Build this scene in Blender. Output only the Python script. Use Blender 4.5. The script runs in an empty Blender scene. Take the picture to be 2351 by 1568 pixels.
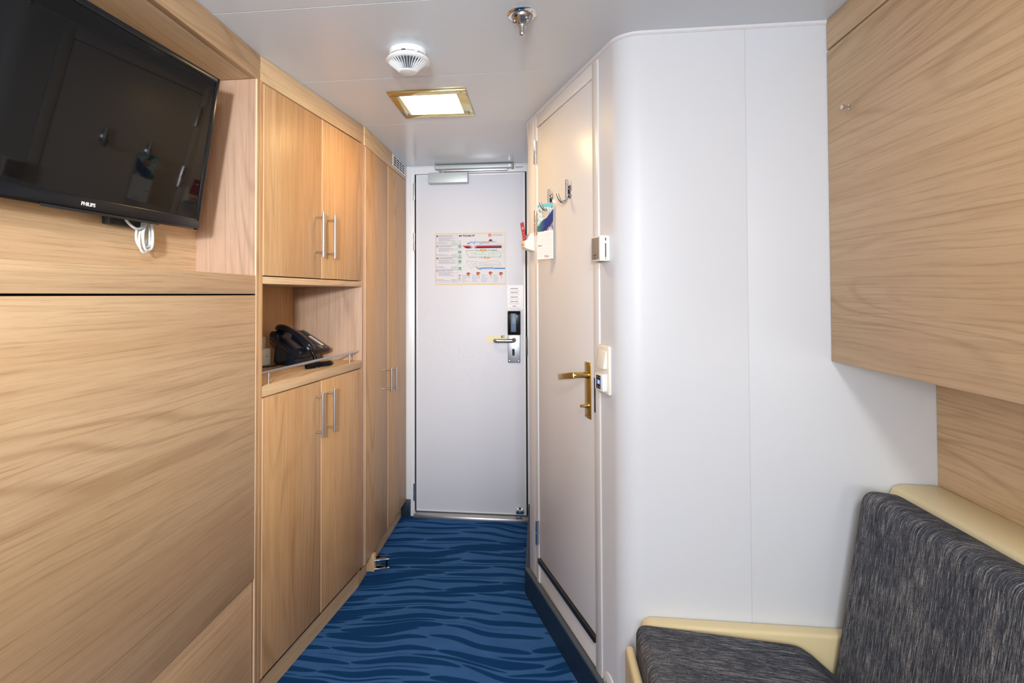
import bpy, bmesh, math, random
from mathutils import Vector, Matrix
random.seed(7)
S = bpy.context.scene
COL = S.collection

# ------------------------------------------------------------------ camera, world, lights, exposure
ZT = 2.10                                   # ceiling height
cam = bpy.data.cameras.new('camera'); camo = bpy.data.objects.new('camera', cam); COL.objects.link(camo)
yaw, pit, rol = math.radians(6.61), math.radians(1.15), math.radians(0.17)
fw = Vector((-math.sin(yaw)*math.cos(pit), math.cos(yaw)*math.cos(pit), math.sin(pit)))
rt = Vector((math.cos(yaw), math.sin(yaw), 0)); up = rt.cross(fw)
r2 = rt*math.cos(rol) - up*math.sin(rol); u2 = rt*math.sin(rol) + up*math.cos(rol)
M = Matrix((r2, u2, -fw)).transposed().to_4x4(); M.translation = (0, 0, 1.324)
camo.matrix_world = M
cam.sensor_width = 36; cam.lens = 36*1250/2351
cam.shift_x = 84.5/2351; cam.shift_y = -133/2351
cam.clip_start = .02
S.camera = camo

W = bpy.data.worlds.new('world'); S.world = W; W.use_nodes = True
W.node_tree.nodes['Background'].inputs[0].default_value = (.8, .88, 1, 1)
W.node_tree.nodes['Background'].inputs[1].default_value = .6
S.view_settings.view_transform = 'Standard'; S.view_settings.look = 'None'
S.view_settings.exposure = .19; S.view_settings.gamma = 1; S.view_settings.use_curve_mapping = False

def area(name, loc, target, sx, sy, power, col):
    l = bpy.data.lights.new(name, 'AREA'); l.shape = 'RECTANGLE'; l.size = sx; l.size_y = sy
    l.energy = power; l.color = col
    o = bpy.data.objects.new(name, l); COL.objects.link(o); o.location = loc
    d = Vector(target) - Vector(loc); o.rotation_euler = d.to_track_quat('-Z', 'Y').to_euler()
    return o
area('rear_cool_fill', (-.45, -1.62, 1.42), (.05, 2, 1.05), .75, .7, 22, (.82, .91, 1))  # area light added behind camera as cool main light; no window seen
area('rear_top_fill', (.25, -.50, 2.06), (-.1, .2, 0), .24, .24, 20, (1, .96, .90))  # unseen fill light added to lift the lower oak panels and sofa
area('reading_lamp_right', (.92, -.25, 1.10), (.45, 1.6, .75), .14, .14, 3, (1, .97, .93))
def spot(name, loc, target, size, blend, radius, power, col):
    l = bpy.data.lights.new(name, 'SPOT'); l.spot_size = math.radians(size); l.spot_blend = blend; l.shadow_soft_size = radius
    l.energy = power; l.color = col
    o = bpy.data.objects.new(name, l); COL.objects.link(o); o.location = loc
    d = Vector(target) - Vector(loc); o.rotation_euler = d.to_track_quat('-Z', 'Y').to_euler()
spot('flash', (.0, -1.2, 1.60), (-.95, 3.2, 1.35), 42, 1, .08, 290, (.93, .97, 1))
area('ceiling_fill', (-.2, -.7, 1.45), (-.2, -.1, 2.1), .3, .3, 15, (.93, .97, 1))  # upward fill light added behind camera to brighten the ceiling

# ------------------------------------------------------------------ materials
def srgb(r, g, b):
    f = lambda c: c/12.92 if c <= .04045 else ((c+.055)/1.055)**2.4
    return (f(r/255), f(g/255), f(b/255), 1)
def mat(name, col, rough=.5, metal=0, spec=.5, **kw):
    m = bpy.data.materials.new(name); m.use_nodes = True
    b = m.node_tree.nodes['Principled BSDF']
    b.inputs['Base Color'].default_value = col; b.inputs['Roughness'].default_value = rough
    b.inputs['Metallic'].default_value = metal; b.inputs['Specular IOR Level'].default_value = spec
    for k, v in kw.items(): b.inputs[k].default_value = v
    return m
class NT:
    def __init__(s, m): s.t = m.node_tree; s.b = s.t.nodes['Principled BSDF']
    def n(s, typ, ins=None, **props):
        x = s.t.nodes.new(typ)
        for k, v in props.items(): setattr(x, k, v)
        for k, v in (ins or {}).items(): s.set(x.inputs[k], v)
        return x
    def set(s, sock, v):
        if hasattr(v, 'is_output'): s.t.links.new(v, sock)
        else: sock.default_value = v
    def math(s, op, a, b=0.0, c=None):
        x = s.n('ShaderNodeMath', operation=op); s.set(x.inputs[0], a); s.set(x.inputs[1], b)
        if c is not None: s.set(x.inputs[2], c)
        return x.outputs[0]
    def mix(s, f, a, b, mode='MIX'):
        x = s.n('ShaderNodeMix', data_type='RGBA', blend_type=mode); s.set(x.inputs[0], f); s.set(x.inputs[6], a); s.set(x.inputs[7], b)
        return x.outputs[2]
    def ramp(s, f, lo, hi):
        x = s.n('ShaderNodeMapRange', {'Value': f, 'From Min': lo, 'From Max': hi}); return x.outputs[0]
    def noise(s, vec, scale=1.0, detail=3.0, rough=.5, dist=0.0):
        return s.n('ShaderNodeTexNoise', {'Vector': vec, 'Scale': scale, 'Detail': detail, 'Roughness': rough, 'Distortion': dist}).outputs['Fac']
    def map(s, vec, scale):
        return s.n('ShaderNodeMapping', {'Vector': vec, 'Scale': scale}).outputs[0]
    def bump(s, h, strength, dist=.001):
        x = s.n('ShaderNodeBump', {'Height': h, 'Strength': strength, 'Distance': dist}); s.set(s.b.inputs['Normal'], x.outputs[0])

def oak(name, base, dark, light, rough=.42):
    m = mat(name, base, rough, spec=.35); N = NT(m)
    uv = N.n('ShaderNodeTexCoord').outputs['UV']
    oi = N.n('ShaderNodeObjectInfo').outputs['Random']
    off = N.n('ShaderNodeCombineXYZ', {'X': N.math('MULTIPLY', oi, 31.0), 'Y': N.math('MULTIPLY', oi, 17.0)}).outputs[0]
    p = N.n('ShaderNodeVectorMath', {0: uv, 1: off}, operation='ADD').outputs[0]
    wob = N.noise(N.map(p, (.9, 2.2, 1)), 1, 2)
    comb = N.n('ShaderNodeVectorMath', {0: p, 1: N.n('ShaderNodeCombineXYZ', {'Y': N.math('MULTIPLY', wob, .05)}).outputs[0]}, operation='ADD').outputs[0]
    broad = N.noise(N.map(comb, (.45, 6.5, 1)), 1, 3, .55)
    field = N.noise(N.map(comb, (.50, 4.2, 1)), 1, 1.5, .35)
    ring = N.math('SINE', N.math('MULTIPLY', field, 115.0))
    ring = N.math('POWER', N.ramp(ring, -.5, 1.0), 4.0)
    rmask = N.ramp(N.noise(N.map(comb, (.6, 3.0, 1)), 1.3, 2), .46, .60)
    fine = N.noise(N.map(comb, (2.6, 150, 1)), 1, 4, .62)
    fine2 = N.noise(N.map(comb, (3, 60, 1)), 1, 3, .6)
    pore = N.ramp(N.noise(N.map(comb, (14, 420, 1)), 1, 2, .5), .60, .74)
    c = N.mix(N.ramp(broad, .33, .68), base, light)
    c = N.mix(N.math('MULTIPLY', N.ramp(fine2, .45, .72), .28), c, dark)
    c = N.mix(N.math('MULTIPLY', N.ramp(fine, .53, .66), .42), c, dark); c = N.mix(N.math('MULTIPLY', N.ramp(fine, .47, .36), .35), c, light)
    c = N.mix(N.math('MULTIPLY', N.math('MULTIPLY', ring, rmask), .42), c, dark)
    c = N.mix(N.math('MULTIPLY', pore, .40), c, dark)
    N.set(N.b.inputs['Base Color'], c)
    N.bump(fine, .12, .0006)
    return m
OAK = oak('oak_laminate', srgb(208, 174, 133), srgb(160, 122, 84), srgb(221, 190, 151))
OAKV = oak('oak_laminate_upright', srgb(200, 156, 108), srgb(156, 112, 70), srgb(211, 170, 124))
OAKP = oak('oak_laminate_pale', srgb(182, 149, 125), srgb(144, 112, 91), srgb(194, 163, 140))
OAKE = mat('oak_edge_band', srgb(236, 200, 165), .45)
GAP = mat('dark_gap', srgb(30, 20, 14), .9)
def paint(name, col, rough, spec=.5, bump=.03):
    m = mat(name, col, rough, spec=spec); N = NT(m)
    g = N.n('ShaderNodeNewGeometry').outputs['Position']
    n1 = N.noise(g, 2.0, 3); n2 = N.noise(g, 160, 2)
    N.set(N.b.inputs['Roughness'], N.math('ADD', N.math('MULTIPLY', n1, .10), rough-.05))
    N.bump(n2, bump, .0005)
    return m
WHITE = paint('white_laminate', (.715, .745, .80, 1), .42, .3)
CEIL = paint('ceiling_panel', (.70, .765, .83, 1), .22, .5)
DOORW = paint('white_door_enamel', (.71, .735, .81, 1), .42, .3)
BATHW = paint('white_bath_enamel', (.78, .775, .79, 1), .33)
TRIMW = mat('white_trim', (.80, .81, .85, 1), .3)
SEAM = mat('seam_sealant', (.62, .64, .68, 1), .6)
NAVY = mat('navy_rubber', srgb(28, 46, 66), .42)
STEEL = mat('brushed_steel', (.62, .62, .62, 1), .28, 1)
CHROME = mat('chrome', (.75, .76, .78, 1), .09, 1)
HOOKST = mat('hook_steel', (.42, .42, .43, 1), .2, 1)
SATIN = mat('satin_aluminium', (.50, .55, .57, 1), .45, .3)
LOCKST = mat('lock_steel', (.36, .38, .42, 1), .38, .8)
BRASS = mat('polished_brass', (.68, .54, .24, 1), .16, 1)
DBRASS = mat('satin_brass', (.55, .40, .14, 1), .28, 1)
BLACK = mat('black_plastic', (.004, .005, .007, 1), .22, spec=.35)
BLACKM = mat('black_matte', (.012, .013, .015, 1), .5)
NAVYP = mat('phone_plastic', (.008, .011, .02, 1), .22)
KEYG = mat('phone_key_grey', (.05, .052, .055, 1), .4)
SCREEN = mat('tv_glass', (.003, .0035, .004, 1), .035, spec=.30)
CREAM = mat('cream_plastic', srgb(236, 218, 172), .40)
IVORY = mat('ivory_plastic', srgb(238, 233, 222), .4)
WPLAS = mat('white_plastic', (.82, .84, .86, 1), .35)
GREYP = mat('grey_label_plate', srgb(150, 138, 130), .45)
CABLE = mat('cable_white', srgb(214, 222, 222), .4)
PAPER = mat('laminated_paper', (.70, .70, .74, 1), .45, spec=.25)
RED = mat('red_card', srgb(190, 30, 55), .35)
DISP = mat('display_blue', (.01, .03, .2, 1), .2); DISP.node_tree.nodes['Principled BSDF'].inputs['Emission Color'].default_value = (.03, .10, 1, 1); DISP.node_tree.nodes['Principled BSDF'].inputs['Emission Strength'].default_value = 1.6
DIG = mat('display_digits', (.3, .5, 1, 1), .2); DIG.node_tree.nodes['Principled BSDF'].inputs['Emission Color'].default_value = (.3, .5, 1, 1); DIG.node_tree.nodes['Principled BSDF'].inputs['Emission Strength'].default_value = 2.5
LAMP = mat('lamp_diffuser', (.9, .88, .8, 1), .4); LAMP.node_tree.nodes['Principled BSDF'].inputs['Emission Color'].default_value = (1, .66, .29, 1); LAMP.node_tree.nodes['Principled BSDF'].inputs['Emission Strength'].default_value = 26
LOGOW = mat('logo_silver', (.7, .7, .72, 1), .3)
PORT = mat('dark_opening', (.01, .01, .012, 1), .7)

def carpet():
    m = mat('blue_carpet', srgb(30, 75, 130), .95, spec=.1); N = NT(m)
    g = N.n('ShaderNodeNewGeometry').outputs['Position']
    sx = N.n('ShaderNodeSeparateXYZ', {0: g})
    x, y = sx.outputs[0], sx.outputs[1]
    w1 = N.noise(N.map(g, (1.3, 1.0, 1)), 1, 1)
    w2 = N.noise(N.map(g, (3.2, 2.4, 1)), 1, 1)
    yy = N.math('ADD', y, N.math('MULTIPLY', w1, .34))
    yy = N.math('ADD', yy, N.math('MULTIPLY', w2, .10))
    def strokes(dy, dx, row_h, length, fat, var=.10):
        ry = N.math('MULTIPLY', N.math('ADD', yy, dy), 1/row_h); row = N.math('FLOOR', ry); fv = N.math('FRACT', ry)
        r1 = N.n('ShaderNodeTexWhiteNoise', {'W': row}, noise_dimensions='1D').outputs['Value']
        ux = N.math('ADD', N.math('MULTIPLY', N.math('ADD', x, dx), 1/length), N.math('MULTIPLY', r1, 7.3)); cell = N.math('FLOOR', ux); fu = N.math('FRACT', ux)
        r2 = N.n('ShaderNodeTexWhiteNoise', {'Vector': N.n('ShaderNodeCombineXYZ', {'X': cell, 'Y': row}).outputs[0]}, noise_dimensions='2D').outputs['Value']
        tilt = N.math('MULTIPLY', N.math('SUBTRACT', fu, .5), N.math('MULTIPLY', N.math('SUBTRACT', r2, .5), 1.0))
        cv = N.math('ABSOLUTE', N.math('SUBTRACT', N.math('SUBTRACT', fv, .5), tilt))
        prof = N.math('POWER', N.math('MULTIPLY', N.math('MULTIPLY', fu, N.math('SUBTRACT', 1.0, fu)), 4.0), .45)
        hw = N.math('MULTIPLY', prof, N.math('MULTIPLY_ADD', r2, var, fat))
        return N.ramp(N.math('SUBTRACT', hw, cv), -.02, .04)
    f = N.math('MAXIMUM', strokes(0.0, 0.0, .066, .40, .20, .14), strokes(.033, .13, .066, .36, -.10, .34))
    f = N.math('SUBTRACT', 1.0, f)
    pile = N.noise(g, 420, 2, .6); blot = N.noise(g, 9, 3)
    c = N.mix(f, srgb(18, 72, 128), srgb(68, 120, 184))
    c = N.mix(N.math('MULTIPLY', N.ramp(pile, .3, .7), .5), c, srgb(10, 34, 70))
    c = N.mix(N.math('MULTIPLY', N.ramp(blot, .4, .7), .18), c, srgb(20, 60, 115))
    N.set(N.b.inputs['Base Color'], c); N.bump(pile, .6, .004)
    return m
CARPET = carpet()
def fabric():
    m = mat('charcoal_slub_fabric', srgb(60, 62, 70), .9, spec=.15); N = NT(m)
    o = N.n('ShaderNodeTexCoord').outputs['Object']
    st = N.noise(N.map(o, (22, 900, 22)), 1, 3, .65)
    st2 = N.noise(N.map(o, (40, 380, 40)), 1, 2, .6)
    pat = N.noise(N.map(o, (7, 22, 7)), 1, 2)
    tw = N.noise(N.map(o, (380, 160, 380)), 1, 2)
    th = N.math('ADD', st, N.math('MULTIPLY', pat, .16))
    f = N.ramp(th, .60, .72)
    c = N.mix(N.ramp(st2, .35, .65), srgb(48, 54, 66), srgb(80, 85, 95))
    c = N.mix(N.math('MULTIPLY', f, .9), c, srgb(186, 182, 180))
    c = N.mix(N.math('MULTIPLY', N.ramp(tw, .48, .68), .55), c, srgb(36, 40, 50))
    N.set(N.b.inputs['Base Color'], c)
    N.bump(N.math('ADD', st, N.math('MULTIPLY', tw, .6)), .55, .002)
    return m
FAB = fabric()
def attr_mat(name, rough=.3):
    m = mat(name, (1, 1, 1, 1), rough, spec=.2); N = NT(m)
    N.set(N.b.inputs['Base Color'], N.n('ShaderNodeVertexColor', layer_name='Col').outputs[0]); return m
PRINT = attr_mat('printed_ink', .5)

# ------------------------------------------------------------------ mesh helpers
def uvmap(me, grain):
    g = {'x': Vector((1, 0, 0)), 'y': Vector((0, 1, 0)), 'z': Vector((0, 0, 1))}[grain]
    uvl = me.uv_layers.new(name='UVMap')
    for p in me.polygons:
        n = p.normal; gg = g
        if abs(n.dot(g)) > .8: gg = Vector((0, 1, 0)) if grain != 'y' else Vector((1, 0, 0))
        c = n.cross(gg)
        for li in p.loop_indices:
            v = me.vertices[me.loops[li].vertex_index].co
            uvl.data[li].uv = (v.dot(gg), v.dot(c))
def link(name, bm, m, parent=None, grain='y', smooth=35, loc=None):
    bmesh.ops.recalc_face_normals(bm, faces=bm.faces)
    me = bpy.data.meshes.new(name); bm.to_mesh(me); bm.free()
    me.materials.append(m)
    if smooth:
        for p in me.polygons: p.use_smooth = True
        me.set_sharp_from_angle(angle=math.radians(smooth))
    uvmap(me, grain)
    o = bpy.data.objects.new(name, me); COL.objects.link(o)
    if parent: o.parent = parent
    if loc: o.location = loc
    return o
def merge(dst, src):
    tmp = bpy.data.meshes.new('tmp'); src.to_mesh(tmp); src.free(); dst.from_mesh(tmp); bpy.data.meshes.remove(tmp)
def bx(bm, x0, x1, y0, y1, z0, z1, bev=0, seg=2, mtx=None):
    b = bmesh.new()
    bmesh.ops.create_cube(b, size=1)
    for v in b.verts:
        v.co = Vector(((x0+x1)/2 + v.co.x*(x1-x0), (y0+y1)/2 + v.co.y*(y1-y0), (z0+z1)/2 + v.co.z*(z1-z0)))
    if bev: bmesh.ops.bevel(b, geom=b.edges[:], offset=bev, segments=seg, affect='EDGES', profile=.5)
    if mtx: bmesh.ops.transform(b, matrix=mtx, verts=b.verts)
    merge(bm, b); return bm
def box(*a, **k): return bx(bmesh.new(), *a, **k)
def prism(bm, pts, axis, a, b_, bev=0, seg=2):
    """extrude a polygon given in the other two axes along axis from a to b_"""
    b = bmesh.new()
    def P(p, t): return {'x': (t, p[0], p[1]), 'y': (p[0], t, p[1]), 'z': (p[0], p[1], t)}[axis]
    v0 = [b.verts.new(P(p, a)) for p in pts]; v1 = [b.verts.new(P(p, b_)) for p in pts]
    b.faces.new(v0); b.faces.new(v1[::-1]); n = len(pts)
    for i in range(n): b.faces.new((v0[i], v0[(i+1) % n], v1[(i+1) % n], v1[i]))
    bmesh.ops.recalc_face_normals(b, faces=b.faces)
    if bev:
        ed = [e for e in b.edges if len(e.link_faces) == 2 and e.calc_face_angle(0) > .5]
        bmesh.ops.bevel(b, geom=ed, offset=bev, segments=seg, affect='EDGES', profile=.5)
    merge(bm, b); return bm
def lathe(bm, prof, n=32, mtx=None):
    b = bmesh.new(); rings = []
    for r, z in prof:
        if r < 1e-6: rings.append([b.verts.new((0, 0, z))])
        else: rings.append([b.verts.new((r*math.cos(2*math.pi*i/n), r*math.sin(2*math.pi*i/n), z)) for i in range(n)])
    for A, B in zip(rings, rings[1:]):
        for i in range(n):
            q = [A[i % len(A)], A[(i+1) % len(A)], B[(i+1) % len(B)], B[i % len(B)]]
            q = list(dict.fromkeys(q))
            if len(q) > 2: b.faces.new(q)
    if mtx: bmesh.ops.transform(b, matrix=mtx, verts=b.verts)
    merge(bm, b); return bm
def along(p, d):          # matrix: local z to direction d, origin p
    return Matrix.Translation(Vector(p)) @ Vector(d).normalized().to_track_quat('Z', 'Y').to_matrix().to_4x4()
def rod(bm, p, q, r, n=14, chamfer=.15):
    p, q = Vector(p), Vector(q); L = (q-p).length; c = r*chamfer
    return lathe(bm, [(0, 0), (r-c, 0), (r, c), (r, L-c), (r-c, L), (0, L)], n, along(p, q-p))
def smoothpath(pts, k=8):
    P = [Vector(p) for p in pts]; P = [P[0]*2-P[1]] + P + [P[-1]*2-P[-2]]; out = []
    for i in range(1, len(P)-2):
        for j in range(k):
            t = j/k; a, b, c, d = P[i-1:i+3]
            out.append(.5*((2*b)+(c-a)*t+(2*a-5*b+4*c-d)*t*t+(3*b-a-3*c+d)*t**3))
    out.append(P[-2]); return out
def tube(bm, pts, r, n=8, k=8, smooth=True):
    path = smoothpath(pts, k) if smooth else [Vector(p) for p in pts]
    b = bmesh.new(); rings = []; ref = Vector((.31, .2, .93)).normalized(); prev = None
    for i, p in enumerate(path):
        t = (path[min(i+1, len(path)-1)]-path[max(i-1, 0)]).normalized()
        if prev is None: u = t.cross(ref).normalized()
        else: u = (prev - t*prev.dot(t)).normalized()
        prev = u; w = t.cross(u)
        rings.append([b.verts.new(p+(u*math.cos(2*math.pi*j/n)+w*math.sin(2*math.pi*j/n))*r) for j in range(n)])
    for A, B in zip(rings, rings[1:]):
        for j in range(n): b.faces.new((A[j], A[(j+1) % n], B[(j+1) % n], B[j]))
    b.faces.new(rings[0][::-1]); b.faces.new(rings[-1])
    merge(bm, b); return bm
def empty(name, loc=(0, 0, 0), rz=0, mtx=None):
    o = bpy.data.objects.new(name, None); COL.objects.link(o); o.empty_display_size = .05
    if mtx is not None: o.matrix_world = mtx
    else: o.location = loc; o.rotation_euler = (0, 0, rz)
    return o
def tag(o, label, cat, group=None, kind=None):
    o['label'] = label; o['category'] = cat
    if group: o['group'] = group
    if kind: o['kind'] = kind
    return o
def struct(o, label, cat): return tag(o, label, cat, kind='structure')
def textmesh(s, size, bold=0.0, align='LEFT', spacing=1.0):
    c = bpy.data.curves.new('t', 'FONT'); c.body = s; c.size = size; c.align_x = align; c.offset = bold
    c.space_character = spacing; c.resolution_u = 3
    o = bpy.data.objects.new('t', c); me = bpy.data.meshes.new_from_object(o)
    bpy.data.objects.remove(o); bpy.data.curves.remove(c); return me
def textobj(name, s, size, m, parent, mtx, bold=0.0, align='CENTER', depth=.0006, spacing=1.0):
    c = bpy.data.curves.new('t', 'FONT'); c.body = s; c.size = size; c.align_x = align; c.offset = bold
    c.extrude = depth; c.space_character = spacing; c.resolution_u = 3
    o = bpy.data.objects.new('t', c); me = bpy.data.meshes.new_from_object(o)
    bpy.data.objects.remove(o); bpy.data.curves.remove(c)
    me.name = name; me.materials.clear(); me.materials.append(m)
    q = bpy.data.objects.new(name, me); COL.objects.link(q); q.parent = parent; q.matrix_local = mtx; return q
class Ink:
    """flat print on a sheet: x to the right, y up, in metres, lying in the sheet's own plane"""
    def __init__(s): s.v = []; s.f = []; s.c = []
    def poly(s, pts, col, z=0.0):
        i = len(s.v); s.v += [(p[0], p[1], z) for p in pts]; s.f.append(tuple(range(i, i+len(pts)))); s.c.append(col)
    def rect(s, x0, y0, x1, y1, col, z=0.0): s.poly(((x0, y0), (x1, y0), (x1, y1), (x0, y1)), col, z)
    def disc(s, x, y, r, col, z=0.0, n=16, ry=None):
        s.poly([(x+r*math.cos(2*math.pi*i/n), y+(ry or r)*math.sin(2*math.pi*i/n)) for i in range(n)], col, z)
    def line(s, pts, w, col, z=0.0):
        for (x0, y0), (x1, y1) in zip(pts, pts[1:]):
            d = Vector((x1-x0, y1-y0));
            if d.length < 1e-7: continue
            d.normalize(); nx, ny = -d.y*w/2, d.x*w/2
            s.poly(((x0+nx, y0+ny), (x1+nx, y1+ny), (x1-nx, y1-ny), (x0-nx, y0-ny)), col, z)
    def text(s, t, size, x, y, col, z=0.0, bold=0.0, align='LEFT', sx=1.0, spacing=1.0):
        me = textmesh(t, size, bold, align, spacing); i = len(s.v)
        s.v += [(x+v.co.x*sx, y+v.co.y, z) for v in me.vertices]
        for p in me.polygons: s.f.append(tuple(i+k for k in p.vertices)); s.c.append(col)
        bpy.data.meshes.remove(me)
    def words(s, x0, x1, y, h, col, z=0.0):
        x = x0
        while x < x1-.002:
            w = min(random.uniform(.003, .011), x1-x); s.rect(x, y, x+w, y+h, col, z); x += w+.0016
    def build(s, name, parent, mtx=None, m=PRINT):
        me = bpy.data.meshes.new(name); me.from_pydata(s.v, [], s.f); me.update()
        ca = me.color_attributes.new('Col', 'FLOAT_COLOR', 'CORNER')
        for p, c in zip(me.polygons, s.c):
            for li in p.loop_indices: ca.data[li].color = c
        me.materials.append(m)
        o = bpy.data.objects.new(name, me); COL.objects.link(o)
        if parent: o.parent = parent
        if mtx is not None: o.matrix_local = mtx
        return o

# ------------------------------------------------------------------ setting: floor, ceiling, walls
REAR = -1.75
struct(link('floor', prism(bmesh.new(), [(-1.3, REAR), (1.12, REAR), (1.12, 3.3), (-1.3, 3.3)], 'z', -.05, 0), CARPET), 'blue carpet with dark wavy tiger stripes', 'floor')
ce = empty('ceiling', (0, 0, ZT)); struct(ce, 'glossy pale grey ceiling of long panels with thin seams', 'ceiling')
seams = [REAR, -.6, .40, 1.395, 1.888, 2.409, 3.3]
for a, b in zip(seams, seams[1:]):
    link('ceiling_panel', box(-1.3, 1.12, a+.0012, b-.0012, .0, .02, bev=.0006, seg=1), CEIL, ce)
link('seam_strip', box(-1.3, 1.12, REAR, 3.3, .003, .03), TRIMW, ce)
wl = struct(link('wall_left', box(-1.32, -1.26, REAR, 3.3, 0, ZT), WHITE), 'white wall hidden behind the fitted oak cupboards', 'wall')
wr = empty('wall_rear', (0, REAR, 0)); struct(wr, 'white outer wall behind the viewer with an opening added for light', 'wall')
for n_, a in (('wall_panel', (-1.3, -.85, -.05, 0, 0, ZT)), ('wall_panel', (-.05, 1.12, -.05, 0, 0, ZT)), ('wall_panel', (-.85, -.05, -.05, 0, 0, 1.05)), ('wall_panel', (-.85, -.05, -.05, 0, 1.80, ZT))):
    link(n_, box(*a), WHITE, wr)

# back wall with the entrance door -------------------------------------------------
wb = empty('wall_back', (0, 3.22, 0)); struct(wb, 'narrow white end wall around the cabin entrance door', 'wall')
link('left_pier', box(-1.2, -.742, .0, .05, 0, ZT, bev=.001), TRIMW, wb)
link('right_pier', box(-.066, .02, .0, .05, 0, ZT, bev=.001), TRIMW, wb)
link('header', box(-.742, -.066, .0, .05, 2.052, ZT, bev=.001), TRIMW, wb)
link('backing', box(-.742, -.066, .045, .06, 0, 2.06), GAP, wb)
link('corner_post', box(-.80, -.764, -.006, .0, .1, ZT, bev=.002), TRIMW, wb)
d1 = empty('door_1', (0, 3.22, 0)); struct(d1, 'white cabin entrance door with evacuation poster at the corridor end', 'door')
link('leaf', box(-.730, -.076, .0, .04, .036, 2.046, bev=.002), DOORW, d1)
bm = bmesh.new()
bx(bm, -.731, -.724, -.003, .002, .034, 2.048, bev=.001); bx(bm, -.086, -.075, -.003, .002, .034, 2.048, bev=.001); bx(bm, -.724, -.086, -.003, .002, 2.038, 2.048, bev=.001); bx(bm, -.724, -.086, -.003, .002, .034, .042, bev=.001)
link('edge_trim', bm, TRIMW, d1)
link('frame_gap', box(-.7385, -.0685, .012, .03, .028, 2.052), GAP, d1)
link('threshold', prism(bmesh.new(), [(-.03, 0), (-.026, .016), (.0, .03), (.045, .03), (.045, 0)], 'x', -.742, -.062, bev=.001), STEEL, d1)
for z0, z1 in ((1.893, 1.998), (1.588, 1.696), (.095, .198)):
    bm = bmesh.new(); zc = (z0+z1)/2
    rod(bm, (-.7415, -.009, z0), (-.7415, -.009, zc-.001), .0062); rod(bm, (-.7415, -.009, zc+.001), (-.7415, -.009, z1), .0062)
    bx(bm, -.7445, -.7385, -.008, .004, z0+.004, z1-.004)
    h = link('hinge', bm, CHROME, d1)
# lock set on the entrance door
lk = link('lock_plate', box(-.180, -.107, -.010, 0, .922, 1.086, bev=.003, seg=3), LOCKST, d1)
link('keyhole', prism(bmesh.new(), [(-.147+.0075*math.cos(a), .984+(.013 if math.sin(a) > 0 else -.013)+.0075*math.sin(a)) for a in [i*math.pi/8 for i in range(16)]], 'y', -.0107, -.009), PORT, lk)
for x in (-.171, -.117):
    link('screw', lathe(bmesh.new(), [(0, .003), (.003, .0025), (.0042, 0), (.0042, -.002)], 14, along((x, -.010, .932), (0, -1, 0))), CHROME, lk)
rd = link('card_reader', prism(bmesh.new(), [(0, 1.088), (-.020, 1.088), (-.024, 1.10), (-.024, 1.205), (-.012, 1.226), (0, 1.226)], 'x', -.180, -.105, bev=.0025, seg=2), BLACK, d1)
# prism along x uses (y,z)
link('reader_strip', box(-.161, -.130, -.0262, -.022, 1.104, 1.212, bev=.0015), mat('reader_blue_grey', srgb(88, 112, 140), .4), rd)
link('reader_light', lathe(bmesh.new(), [(0, .001), (.003, .0005), (.003, -.002)], 12, along((-.1455, -.0262, 1.146), (0, -1, 0))), PORT, rd)
bm = bmesh.new()
lathe(bm, [(.013, 0), (.013, .008), (.010, .011), (.010, .02)], 20, along((-.143, -.010, 1.056), (0, -1, 0)))
tube(bm, [(-.143, -.02, 1.056), (-.143, -.048, 1.056), (-.150, -.058, 1.0555), (-.165, -.060, 1.055), (-.24, -.060, 1.054), (-.250, -.056, 1.054), (-.254, -.045, 1.054), (-.255, -.03, 1.054)], .0112, 12)
link('lever_handle', bm, HOOKST, d1)
link('strike_latch', box(-.0755, -.064, -.010, .012, .965, 1.075, bev=.003), mat('latch_dark', srgb(60, 58, 54), .5), d1)

# door closer
dc = empty('door_closer', (0, 3.22, 0)); tag(dc, 'satin aluminium door closer with guide rail above the entrance door', 'door closer')
link('body', box(-.647, -.409, -.052, -.0005, 1.985, 2.049, bev=.004, seg=3), SATIN, dc)
link('track', box(-.612, -.147, -.036, -.0005, 2.070, 2.096, bev=.005, seg=3), SATIN, dc)
link('arm', box(-.585, -.175, -.045, -.037, 2.053, 2.068, bev=.003), STEEL, dc)
link('spindle', lathe(bmesh.new(), [(0, 0), (.009, 0), (.009, .024), (0, .024)], 16, Matrix.Translation((-.56, -.035, 2.045))), STEEL, dc)
link('rail_cap', box(-.152, -.140, -.038, -.0005, 2.067, 2.098, bev=.003), GREYP, dc)
for x in (-.598, -.166): link('track_screw', lathe(bmesh.new(), [(0, .001), (.004, .001), (.004, -.002)], 12, along((x, -.036, 2.083), (0, -1, 0))), STEEL, dc)

# maker's plate beside the closer
mp = Ink(); mp.words(0, .05, .004, .0035, srgb(90, 100, 115)); mp.words(.004, .036, 0, .0022, srgb(150, 155, 165))
o = mp.build('maker_mark', None); o.parent = wb; o.matrix_local = Matrix(((1, 0, 0, -.132), (0, 0, 1, -.0006), (0, 1, 0, 2.073), (0, 0, 0, 1)))

# door stop roller on the leaf
ds = empty('door_stop', (-.113, 3.2195, .058)); tag(ds, 'small chrome twin-lobed door stop low on the entrance door', 'door stop')
bm = bmesh.new(); lathe(bm, [(0, .004), (.02, .004), (.022, 0)], 24, along((0, 0, 0), (0, -1, 0)))
link('base', bm, CHROME, ds)
for s in (-1, 1):
    link('roller', lathe(bmesh.new(), [(0, .026), (.010, .026), (.0125, .022), (.0125, .006), (.009, .003), (0, .003)], 20, along((s*.0125, 0, 0), (0, -1, 0))), CHROME, ds)

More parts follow.
